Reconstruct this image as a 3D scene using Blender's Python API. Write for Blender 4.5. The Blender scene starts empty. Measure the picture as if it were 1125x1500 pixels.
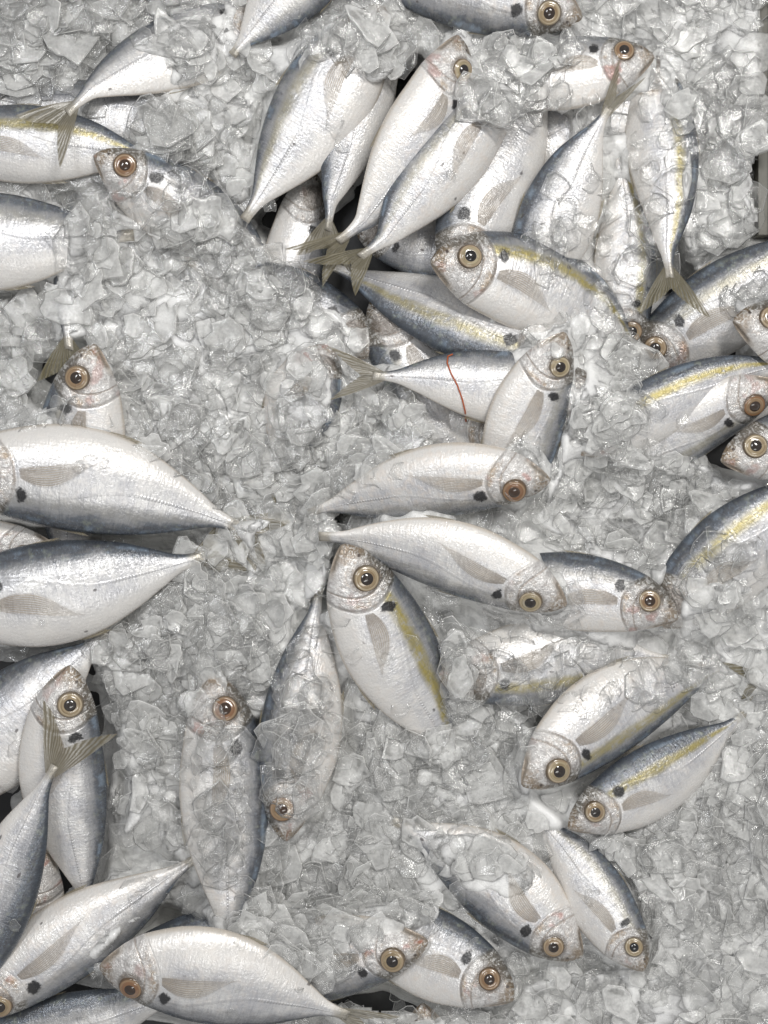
import bpy, math, random
import numpy as np
from mathutils import Matrix, Vector
from mathutils.bvhtree import BVHTree

random.seed(7)
rng = np.random.default_rng(7)
SC = bpy.context.scene
COL = SC.collection
S = 0.0005            # metres per photo pixel at z = 0
D = 0.95              # camera height

# ------------------------------------------------------------ camera, light
cam_d = bpy.data.cameras.new('camera'); cam = bpy.data.objects.new('camera', cam_d); COL.objects.link(cam)
cam.location = (0, 0, D); cam.rotation_euler = (0, 0, 0)
cam_d.sensor_fit = 'VERTICAL'; cam_d.sensor_height = 24
cam_d.lens = 24 * D / (1500 * S)
cam_d.clip_start = 0.01; cam_d.clip_end = 50
SC.camera = cam

w = bpy.data.worlds.new('World'); SC.world = w; w.use_nodes = True
bg = w.node_tree.nodes['Background']
bg.inputs['Color'].default_value = (0.985, 0.99, 1.0, 1); bg.inputs['Strength'].default_value = 0.30

def area(name, loc, target, sx, sy, power, col=(1, 1, 1)):
    d = bpy.data.lights.new(name, 'AREA'); d.shape = 'RECTANGLE'; d.size = sx; d.size_y = sy
    d.energy = power; d.color = col
    o = bpy.data.objects.new(name, d); COL.objects.link(o); o.location = loc
    o.rotation_euler = (Vector(target) - Vector(loc)).to_track_quat('-Z', 'Y').to_euler()
    return o
area('market_lamp', (0.42, 0.62, 1.45), (0, 0, 0), 0.50, 0.14, 15.0, (1.0, 0.98, 0.945))
area('market_lamp', (-0.55, 0.35, 1.5), (0, 0, 0), 0.5, 0.14, 7.0, (0.97, 0.98, 1.0))
area('market_lamp', (0.25, -0.75, 1.5), (0, 0, 0), 0.7, 0.2, 4.2, (1.0, 0.985, 0.96))

SC.view_settings.view_transform = 'Standard'; SC.view_settings.look = 'None'
SC.view_settings.exposure = 0.03; SC.view_settings.gamma = 1.0
SC.view_settings.use_curve_mapping = False
SC.render.engine = 'CYCLES'
cy = SC.cycles
cy.max_bounces = 14; cy.diffuse_bounces = 10; cy.glossy_bounces = 3; cy.transmission_bounces = 4
cy.transparent_max_bounces = 40; cy.caustics_reflective = False; cy.caustics_refractive = False
cy.sample_clamp_indirect = 6.0
cy.use_denoising = True

# ------------------------------------------------------------ node helpers
class G:
    def __init__(s, name):
        s.m = bpy.data.materials.new(name); s.m.use_nodes = True
        s.t = s.m.node_tree; s.t.nodes.clear()
        s.out = s.t.nodes.new('ShaderNodeOutputMaterial')
    def n(s, ty, **kw):
        nd = s.t.nodes.new(ty)
        for k, v in kw.items(): setattr(nd, k, v)
        return nd
    def put(s, sock, v):
        if isinstance(v, E): s.t.links.new(v.k, sock)
        elif isinstance(v, bpy.types.NodeSocket): s.t.links.new(v, sock)
        elif isinstance(v, (tuple, list)):
            sock.default_value = tuple(v) + ((1,) if len(v) == 3 and len(sock.default_value) == 4 else ())
        else: sock.default_value = v
    def math(s, op, a, b=0.0, clamp=False):
        nd = s.n('ShaderNodeMath', operation=op, use_clamp=clamp)
        s.put(nd.inputs[0], a); s.put(nd.inputs[1], b)
        return E(s, nd.outputs[0])
    def step(s, v, lo, hi, a=0.0, b=1.0):
        nd = s.n('ShaderNodeMapRange', interpolation_type='SMOOTHSTEP')
        s.put(nd.inputs[0], v); s.put(nd.inputs[1], lo); s.put(nd.inputs[2], hi)
        s.put(nd.inputs[3], a); s.put(nd.inputs[4], b)
        return E(s, nd.outputs[0])
    def mix(s, f, a, b, mode='MIX'):
        nd = s.n('ShaderNodeMix', data_type='RGBA', blend_type=mode)
        s.put(nd.inputs[0], f); s.put(nd.inputs[6], a); s.put(nd.inputs[7], b)
        return E(s, nd.outputs[2])
    def noise(s, vec, scale, detail=3.0, rough=0.55, dist=0.0, color=False):
        nd = s.n('ShaderNodeTexNoise')
        s.put(nd.inputs['Vector'], vec); nd.inputs['Scale'].default_value = scale
        nd.inputs['Detail'].default_value = detail; nd.inputs['Roughness'].default_value = rough
        nd.inputs['Distortion'].default_value = dist
        return E(s, nd.outputs['Color' if color else 'Fac'])
    def vor(s, vec, scale, feature='F1', out='Distance', rnd=1.0):
        nd = s.n('ShaderNodeTexVoronoi', feature=feature)
        s.put(nd.inputs['Vector'], vec); nd.inputs['Scale'].default_value = scale
        nd.inputs['Randomness'].default_value = rnd
        return E(s, nd.outputs[out])
    def vmul(s, v, xyz):
        nd = s.n('ShaderNodeVectorMath', operation='MULTIPLY'); s.put(nd.inputs[0], v); nd.inputs[1].default_value = xyz
        return E(s, nd.outputs[0])
    def vadd(s, v, u):
        nd = s.n('ShaderNodeVectorMath', operation='ADD'); s.put(nd.inputs[0], v); s.put(nd.inputs[1], u)
        return E(s, nd.outputs[0])
    def comb(s, x, y, z):
        nd = s.n('ShaderNodeCombineXYZ')
        for i, v in enumerate((x, y, z)): s.put(nd.inputs[i], v)
        return E(s, nd.outputs[0])
    def sep(s, v):
        nd = s.n('ShaderNodeSeparateXYZ'); s.put(nd.inputs[0], v)
        return [E(s, o) for o in nd.outputs]
    def attr(s, name, kind='GEOMETRY', out='Vector'):
        nd = s.n('ShaderNodeAttribute', attribute_name=name, attribute_type=kind)
        return E(s, nd.outputs[out])
    def rnd(s):
        return E(s, s.n('ShaderNodeObjectInfo').outputs['Random'])
    def bump(s, h, strength=0.3, dist=0.001, normal=None):
        nd = s.n('ShaderNodeBump'); nd.inputs['Strength'].default_value = strength
        nd.inputs['Distance'].default_value = dist; s.put(nd.inputs['Height'], h)
        if normal is not None: s.put(nd.inputs['Normal'], normal)
        return E(s, nd.outputs[0])
    def prin(s, **kw):
        nd = s.n('ShaderNodeBsdfPrincipled')
        for k, v in kw.items(): s.put(nd.inputs[k.replace('_', ' ')], v)
        return E(s, nd.outputs[0])
    def shader(s, ty, **kw):
        nd = s.n(ty)
        for k, v in kw.items(): s.put(nd.inputs[k], v)
        return E(s, nd.outputs[0])
    def mixs(s, f, a, b):
        nd = s.n('ShaderNodeMixShader'); s.put(nd.inputs[0], f); s.put(nd.inputs[1], a); s.put(nd.inputs[2], b)
        return E(s, nd.outputs[0])
    def done(s, sh):
        s.put(s.out.inputs['Surface'], sh); return s.m
class E:
    def __init__(s, g, k): s.g, s.k = g, k
    def __add__(s, o): return s.g.math('ADD', s, o)
    __radd__ = __add__
    def __mul__(s, o): return s.g.math('MULTIPLY', s, o)
    __rmul__ = __mul__
    def __sub__(s, o): return s.g.math('SUBTRACT', s, o)
    def __rsub__(s, o): return s.g.math('SUBTRACT', o, s)
    def __truediv__(s, o): return s.g.math('DIVIDE', s, o)
    def abs(s): return s.g.math('ABSOLUTE', s)
    def sin(s): return s.g.math('SINE', s)
    def sqrt(s): return s.g.math('SQRT', s)
    def clamp(s): return s.g.math('ADD', s, 0.0, True)

# ------------------------------------------------------------ materials
def fish_skin():
    g = G('fish_skin')
    p = g.attr('rest')                      # x along the body, y dorsoventral, z = normalised height -1 belly .. 1 back
    x, y, s = g.sep(p)
    r = g.rnd()
    seed = g.comb(r * 37.0, r * 91.0, r * 13.0)
    q = g.vadd(g.comb(x, y, 0.0), seed)
    stripe = g.attr('stripe', 'OBJECT', 'Fac'); back = g.attr('back', 'OBJECT', 'Fac')
    warm = g.attr('warm', 'OBJECT', 'Fac')
    n1 = g.noise(q, 9, 4); n2 = g.noise(q, 34, 4, 0.6); n3 = g.noise(q, 130, 3, 0.6)
    qs = g.vmul(q, (1, 0.22, 1)); nstr = g.noise(qs, 85, 3, 0.6, 0.8)      # fine vertical striations
    ql = g.vmul(q, (0.25, 1, 1)); nlong = g.noise(ql, 45, 4, 0.65, 0.4)     # long streaks
    # flank
    c = g.mix(g.step(n1, 0.35, 0.68), (0.73, 0.725, 0.715), (0.56, 0.562, 0.58))
    c = g.mix(g.step(nstr, 0.42, 0.72) * g.step(s, -0.75, -0.2) * g.step(x, 0.25, 0.36) * 0.5, c, (0.40, 0.405, 0.44))
    c = g.mix(g.step(n2, 0.52, 0.8) * 0.45, c, (0.82, 0.81, 0.79))
    belly = g.step(s + n1 * 0.3, 0.0, -0.6)
    c = g.mix(belly * 0.85, c, (0.74, 0.72, 0.69))
    c = g.mix(warm * g.step(n2, 0.4, 0.75) * 0.5, c, (0.66, 0.55, 0.46))
    # grey-blue shoulder fading into the dark back
    sn = s + (n1 - 0.5) * 0.40 + (nlong - 0.5) * 0.42 + (nstr - 0.5) * 0.16 + back * 0.5
    c = g.mix(g.step(sn, 0.22, 0.62) * 0.75, c, g.mix(n2, (0.33, 0.335, 0.355), (0.13, 0.136, 0.152)))
    irid = g.mix(g.step(nlong, 0.35, 0.65), (0.036, 0.040, 0.048), (0.09, 0.108, 0.135))
    irid = g.mix(g.step(n2, 0.52, 0.70) * 0.55, irid, (0.30, 0.33, 0.26))
    irid = g.mix(g.step(n3, 0.56, 0.70) * 0.4 + g.step(n1, 0.52, 0.64) * g.step(s, 0.78, 0.9) * 0.6, irid, (0.27, 0.36, 0.47))
    bk = g.step(sn, 0.60, 0.86)
    c = g.mix(bk * 0.82, c, irid)
    c = g.mix(g.step(s + back * 0.2, 0.90, 1.0) * 0.75, c, (0.05, 0.06, 0.075))
    # yellow band
    sy = (s - 0.50 + (n1 - 0.5) * 0.16 + back * 0.30) / 0.17
    band = g.step(sy.abs(), 1.3, 0.15) * g.step(x, 0.17, 0.24) * g.step(x, 1.02, 0.86) * g.step(n2, 0.22, 0.5) * stripe
    c = g.mix(band * g.step(nlong, 0.2, 0.6, 0.35, 0.82), c, g.mix(nstr, (0.24, 0.19, 0.02), (0.46, 0.37, 0.06)))
    # lateral line, arched then straight with scutes
    sl = g.math('MULTIPLY', g.step(x, 0.30, 0.66, 0.42, 0.02), 1.0)
    ll = g.step((s - sl).abs(), 0.055, 0.012) * g.step(x, 0.27, 0.32)
    scut = g.step(x, 0.60, 0.72)
    teeth = ((x * 520.0).sin() * 0.5 + 0.5)
    c = g.mix(ll * (0.16 + scut * 0.06), c, (0.30, 0.30, 0.31))
    # belly keel edge
    c = g.mix(g.step(s, -0.93, -0.99) * 0.45, c, (0.40, 0.32, 0.22))
    # head
    xo = x + y * y * 4.0 + (n1 - 0.5) * 0.02
    head = g.step(xo, 0.262, 0.236)
    hc = g.mix(g.step(n2, 0.35, 0.7), (0.72, 0.70, 0.68), (0.46, 0.44, 0.43))
    hc = g.mix(g.step(g.noise(q, 20, 3, 0.6, 1.0), 0.52, 0.66) * g.step(s, -1.0, -0.2) * 0.4, hc, (0.54, 0.44, 0.35))
    hc = g.mix(g.step(s + (n2 - 0.5) * 0.6, 0.42, 0.75) * 0.85, hc, (0.11, 0.095, 0.07))
    hc = g.mix(g.step(x + (n2 - 0.5) * 0.05, 0.085, 0.03) * 0.8, hc, (0.24, 0.17, 0.10))
    hc = g.mix(g.step(xo, 0.205, 0.235) * g.step(s, 0.35, 0.1) * g.step(s, -0.85, -0.45) * g.step(g.noise(q, 15, 3, 0.6), 0.45, 0.6) * 0.75, hc, (0.44, 0.33, 0.22))
    hc = g.mix(g.step(g.noise(q, 48, 4, 0.7, 1.5), 0.48, 0.62) * 0.75, hc, (0.84, 0.835, 0.82))
    hc = g.mix(g.step(g.noise(q, 40, 4, 0.7, 2.0), 0.57, 0.66) * 0.35, hc, (0.24, 0.21, 0.19))
    red = g.step(g.noise(q, 13, 2), 0.54, 0.66) * g.step(s, 0.1, -0.3) * warm
    hc = g.mix(red * 0.6, hc, (0.40, 0.10, 0.06))
    c = g.mix(head, c, hc)
    def line(d, wd): return g.step(d.abs(), wd, wd * 0.2)
    c = g.mix(line(xo - 0.248, 0.007) * g.step(s, 0.6, 0.3) * g.step(s, -0.95, -0.5) * g.step(n1, 0.4, 0.6) * 0.6, c, (0.20, 0.155, 0.12))
    c = g.mix(line(xo - 0.195, 0.006) * g.step(s, 0.5, 0.2) * 0.6, c, (0.30, 0.24, 0.19))
    ym = y + 0.014 + x * 0.75
    c = g.mix(line(ym, 0.009) * g.step(x, 0.09, 0.07) * 0.9, c, (0.07, 0.045, 0.03))
    c = g.mix(g.step(ym.abs(), 0.02, 0.004) * g.step(x, 0.12, 0.08) * 0.5, c, (0.55, 0.47, 0.38))
    ed = ((x - 0.137) * (x - 0.137) + (y - 0.03) * (y - 0.03)).sqrt()
    c = g.mix(g.step(ed, 0.066, 0.05) * 0.65, c, (0.12, 0.09, 0.065))
    nd = ((x - 0.052) * (x - 0.052) + (y - 0.036) * (y - 0.036)).sqrt()
    c = g.mix(g.step(nd, 0.008, 0.004) * 0.8, c, (0.05, 0.035, 0.03))
    # gill spot, ragged
    dx = x - 0.272 + (n2 - 0.5) * 0.04 + r * 0.012 - 0.006; dy = y - 0.058 + (n3 - 0.5) * 0.035 + (n1 - 0.5) * 0.05
    sp = g.step((dx * dx * (0.7 + r * 0.9) + dy * dy * 0.8).sqrt(), 0.030, 0.018)
    c = g.mix(sp * 0.97, c, (0.010, 0.010, 0.012))
    # little dark nicks
    nick = g.step(g.vor(g.vadd(g.vmul(q, (1, 1.7, 1)), g.vmul(g.noise(q, 30, 2, color=True), (.03, .03, 0))), 6.5), 0.075, 0.045) * g.step(x, 0.3, 0.4)
    c = g.mix(nick * 0.75, c, (0.06, 0.05, 0.05))
    hgt = n3 * 0.45 + nstr * 0.6 + n2 * 0.6 + ll * (0.25 + scut * teeth * 0.7) + g.vor(g.vmul(q, (1, 1, 1)), 75, rnd=0.6) * 0.25
    hgt = hgt - line(xo - 0.25, 0.012) * 1.0 - line(xo - 0.196, 0.008) * 0.9 - line(ym, 0.01) * g.step(x, 0.09, 0.07) * 2.0
    hgt = hgt + head * (n2 * 1.6 + g.noise(q, 48, 4, 0.7, 1.5) * 2.4)
    c = g.mix(g.step(x + (n2 - 0.5) * 0.05, 0.955, 1.0) * 0.8, c, (0.34, 0.31, 0.25))
    b = g.bump(hgt, 0.5, 0.0012)
    rough = g.step(n2, 0.3, 0.75, 0.22, 0.42)
    metal = g.math('SUBTRACT', 0.32, sp * 0.32) - belly * 0.15 + head * 0.15
    wet = g.bump(g.noise(q, 46, 3, 0.6, 1.2) * 1.0 + n3 * 0.35 + nstr * 0.4, 0.55, 0.0016)
    sh = g.prin(Base_Color=c, Metallic=metal.clamp(), Roughness=rough, Normal=b, Coat_Weight=0.5, Coat_Roughness=0.08, Coat_Normal=wet, Coat_IOR=1.4)
    return g.done(sh)

def fin_mat(name, ca, cb, a0, a1, freq, basek=0.0, fade=1.0, edge_soft=1000.0):
    g = G(name)
    u, v, e = g.sep(g.attr('fin'))       # u along the ray, v across the rays, e edge
    r = g.rnd(); q = g.vadd(g.comb(u, v, 0.0), g.comb(r * 31.0, r * 17.0, 0.0))
    wob = g.noise(q, 4, 2) * 0.14
    ray = ((v + wob * u) * freq).sin() * 0.5 + 0.5
    nz = g.noise(g.vmul(q, (2.0, 26.0, 1)), 3, 3)
    k = (ray * 0.55 + nz * 0.6).clamp()
    olive = g.attr('olive', 'OBJECT', 'Fac')
    c = g.mix(g.step(k, 0.2, 0.85), ca, cb)
    c = g.mix(olive * (0.35 + nz * 0.6), c, (0.15, 0.13, 0.06))
    rag = g.noise(g.vmul(q, (0.6, 34.0, 1)), 2.2, 3)
    tip = g.step(u + (rag - 0.5) * 0.5, 1.02, 0.86)
    c = g.mix((g.step(u, 0.3, 0.0) + g.step(v, 0.16, 0.0) * g.step(u, 1.0, 0.4) * 0.8).clamp() * basek, c, (0.25, 0.18, 0.105))
    a = (g.step(k, 0.1, 0.8, a1, a0) * g.step(u, 0.2, 1.0, 1.0, fade) * g.step(edge_soft * (0.5 - (v - 0.5).abs()) + g.step(u, 0.3, 0.0) * 0.1, -0.001, 0.10)) * tip
    sh = g.prin(Base_Color=c, Roughness=0.35, Normal=g.bump(ray * -1.0 + nz, 0.5, 0.0008), Coat_Weight=0.3, Coat_Roughness=0.15)
    tl = g.shader('ShaderNodeBsdfTranslucent', Color=c)
    sh = g.mixs(0.25, sh, tl)
    tr = g.shader('ShaderNodeBsdfTransparent', Color=(1, 1, 1))
    return g.done(g.mixs(a.clamp(), tr, sh))

def eye_mat(name, c0, c1, c2=None, rough=0.18, film=0.4):
    g = G(name)
    u, v, e = g.sep(g.attr('fin')); r = g.rnd()
    q = g.vadd(g.comb(u * 1.0, v * 0.4, 0.0), g.comb(r * 21.0, r * 47.0, 0.0))
    n = g.noise(q, 5, 4, 0.65)
    tone = (g.attr('tone', 'OBJECT', 'Fac') + (r - 0.5) * 0.6).clamp()
    c = g.mix(g.step(n, 0.3, 0.7), c0, c1)
    if c2 is not None: c = g.mix(tone, c, c2)
    c = g.mix(g.step(u, 0.80, 1.0) * 0.7, c, (0.05, 0.035, 0.025))
    c = g.mix(g.step(g.noise(q, 2.2, 3, 0.6), 0.52, 0.75) * film, c, (0.42, 0.41, 0.38))
    return g.done(g.prin(Base_Color=c, Roughness=rough, Coat_Weight=0.5, Coat_Roughness=0.05, Normal=g.bump(n, 0.15, 0.0005)))

def ice_flake_mat():
    g = G('ice_flake')
    rim, op, h = g.sep(g.attr('flake'))
    geo = g.n('ShaderNodeNewGeometry'); pos = E(g, geo.outputs['Position'])
    n1 = g.noise(pos, 420, 3, 0.6); n2 = g.noise(pos, 1600, 2)
    b = g.bump(n1 * 1.0 + n2 * 0.35, 0.22, 0.0012)
    a = op * g.step(n1, 0.3, 0.7, 0.8, 1.15) + g.step(rim, 0.86, 0.97) * 0.9
    dif = g.shader('ShaderNodeBsdfDiffuse', Color=(0.94, 0.94, 0.92), Normal=b)
    tl = g.shader('ShaderNodeBsdfTranslucent', Color=(0.95, 0.95, 0.94), Normal=b)
    body = g.mixs(0.3, dif, tl)
    tr = g.shader('ShaderNodeBsdfTransparent', Color=(1, 1, 1))
    m = g.mixs(a.clamp(), tr, body)
    fr = g.n('ShaderNodeFresnel'); fr.inputs['IOR'].default_value = 1.31; g.put(fr.inputs['Normal'], b)
    gl = g.shader('ShaderNodeBsdfGlossy', Color=(1, 1, 1), Roughness=0.08, Normal=b)
    front = 1.0 - E(g, geo.outputs['Backfacing'])
    m = g.mixs((E(g, fr.outputs[0]) * 0.85 + 0.01).clamp() * front, m, gl)
    return g.done(g.mixs(front, tr, m))

def ice_bed_mat():
    g = G('ice_slush')
    geo = g.n('ShaderNodeNewGeometry'); pos = E(g, geo.outputs['Position'])
    n0 = g.noise(pos, 28, 3); n1 = g.noise(pos, 130, 4, 0.6, 0.5); n2 = g.noise(pos, 700, 3)
    c = g.mix(g.step(n1, 0.3, 0.7), (0.80, 0.80, 0.785), (0.88, 0.88, 0.86))
    c = g.mix(g.step(n0, 0.35, 0.7) * 0.5, c, (0.84, 0.84, 0.84))
    n3 = g.noise(g.vadd(pos, g.vmul(g.noise(pos, 60, 2, color=True), (0.01, 0.01, 0.01))), 260, 4, 0.65)
    b = g.bump(n1 * 0.9 + n2 * 0.25 + n3 * 0.4, 0.38, 0.003)
    sh = g.prin(Base_Color=c, Roughness=0.3, Normal=b, IOR=1.31, Subsurface_Weight=0.8, Subsurface_Radius=(0.007, 0.007, 0.007), Subsurface_Scale=1.0, Coat_Weight=0.25, Coat_Roughness=0.1)
    tr = g.shader('ShaderNodeBsdfTransparent', Color=(1, 1, 1))
    a = g.step(n0 + (n1 - 0.5) * 0.6, 0.34, 0.56, 0.72, 1.0)
    return g.done(g.mixs(a, tr, sh))

M_SKIN = fish_skin()
M_FIN = fin_mat('fin_membrane', (0.66, 0.60, 0.51), (0.40, 0.33, 0.24), 0.85, 0.4, 60.0)
M_PEC = fin_mat('pectoral_membrane', (0.76, 0.72, 0.65), (0.42, 0.34, 0.25), 0.58, 0.12, 64.0, 0.9, 0.4, 1.0)
M_TAIL = fin_mat('tail_membrane', (0.46, 0.43, 0.36), (0.17, 0.145, 0.10), 0.92, 0.42, 95.0)
M_EYE = eye_mat('eye_ring', (0.24, 0.18, 0.105), (0.50, 0.44, 0.32), (0.22, 0.12, 0.06))
M_IRIS = eye_mat('eye_iris', (0.40, 0.34, 0.22), (0.20, 0.155, 0.09), (0.20, 0.105, 0.055))
M_PUPIL = eye_mat('eye_pupil', (0.008, 0.008, 0.009), (0.03, 0.03, 0.03), (0.05, 0.03, 0.02), 0.12, 0.12)
M_FLAKE = ice_flake_mat()
M_SLUSH = ice_bed_mat()
def plain(name, c, rough, sc=60):
    g = G(name)
    geo = g.n('ShaderNodeNewGeometry'); pos = E(g, geo.outputs['Position'])
    n = g.noise(pos, sc, 4)
    return g.done(g.prin(Base_Color=g.mix(n, tuple(v * 0.7 for v in c), tuple(v * 1.25 for v in c)), Roughness=rough, Normal=g.bump(n, 0.2, 0.001)))
M_BIN = plain('bin_plastic', (0.12, 0.115, 0.095), 0.5)
M_GAP_SHADE = plain('bin_base_gap_shade', (0.035, 0.036, 0.038), 0.3)  # near-black bin floor, shade in the gaps between fish put into its colour
M_RIM = plain('bin_rim_dark', (0.05, 0.05, 0.05), 0.4)
M_RED = plain('red_thread_fibre', (0.40, 0.085, 0.02), 0.5, 900)

# ------------------------------------------------------------ mesh helpers
def mk(name, verts, faces, mat, parent=None, attrs=None, smooth=True):
    me = bpy.data.meshes.new(name); me.from_pydata([tuple(v) for v in verts], [], [tuple(f) for f in faces])
    if attrs:
        for an, data in attrs.items():
            a = me.attributes.new(an, 'FLOAT_VECTOR', 'POINT'); a.data.foreach_set('vector', np.asarray(data, dtype=np.float32).ravel())
    me.materials.append(mat)
    if smooth: me.polygons.foreach_set('use_smooth', [True] * len(me.polygons))
    me.update()
    o = bpy.data.objects.new(name, me); COL.objects.link(o)
    if parent is not None: o.parent = parent
    return o
def grid_faces(nu, nv, close=False):
    f = []
    for i in range(nu - 1):
        for j in range(nv if close else nv - 1):
            k = (j + 1) % nv
            f.append((i * nv + j, i * nv + k, (i + 1) * nv + k, (i + 1) * nv + j))
    return f
def px(p, z):
    k = S * (D - z) / D
    return Vector(((p[0] - 562.5) * k, -(p[1] - 750) * k, z))

# ------------------------------------------------------------ fish geometry, unit body length
XP = [0, .012, .03, .08, .15, .25, .35, .45, .55, .65, .75, .85, .93, 1, 1.06]
YD = [.004, .024, .047, .086, .122, .150, .167, .172, .164, .145, .115, .071, .034, .021, .024]
YV = [.010, .025, .042, .080, .122, .156, .178, .184, .174, .149, .110, .064, .030, .020, .024]
WD = [.004, .016, .028, .050, .068, .080, .086, .085, .077, .063, .045, .027, .017, .0105, .0]
def smooth_interp(x, xs, ys):
    xs = np.array(xs); ys = np.array(ys); x = np.clip(x, xs[0], xs[-1])
    d = np.gradient(ys, xs); d[0] = (ys[1] - ys[0]) / (xs[1] - xs[0])
    i = np.clip(np.searchsorted(xs, x) - 1, 0, len(xs) - 2)
    h = xs[i + 1] - xs[i]; t = (x - xs[i]) / h
    return ((2*t**3 - 3*t**2 + 1) * ys[i] + (t**3 - 2*t**2 + t) * h * d[i] + (-2*t**3 + 3*t**2) * ys[i+1] + (t**3 - t**2) * h * d[i+1])
def yd(x): return smooth_interp(x, XP, YD)
def yv(x): return -smooth_interp(x, XP, YV)
def wd(x): return smooth_interp(x, XP, WD)
def surf(x, s):
    """half thickness at x, s"""
    z = wd(x) * np.power(np.clip(1 - np.abs(s) ** 2.3, 0, 1), 0.68)
    y = np.where(s > 0, s * yd(x), -s * yv(x))
    xo = x + y * y * 4
    z = z + 0.0038 * (1 / (1 + np.exp((xo - 0.247) / 0.004))) * np.clip(1 - np.abs(s), 0, 1) ** 0.5 * np.clip(x / .1, 0, 1)
    z = z + 0.0025 * (1 / (1 + np.exp((xo - 0.195) / 0.004))) * np.clip(1 - np.abs(s), 0, 1) ** 0.5 * np.clip(x / .1, 0, 1)
    ym = y + 0.014 + x * 0.75
    z = z - np.minimum(0.007, z * .5) * np.exp(-(ym / .0075) ** 2) * np.clip((.092 - x) / .02, 0, 1)
    z = z + 0.004 * np.exp(-((x - .135) / .05) ** 2 - ((y - .03) / .045) ** 2)
    return z, y
def s_of(x, y): return np.where(y > 0, y / yd(x), -y / yv(x))

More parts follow.
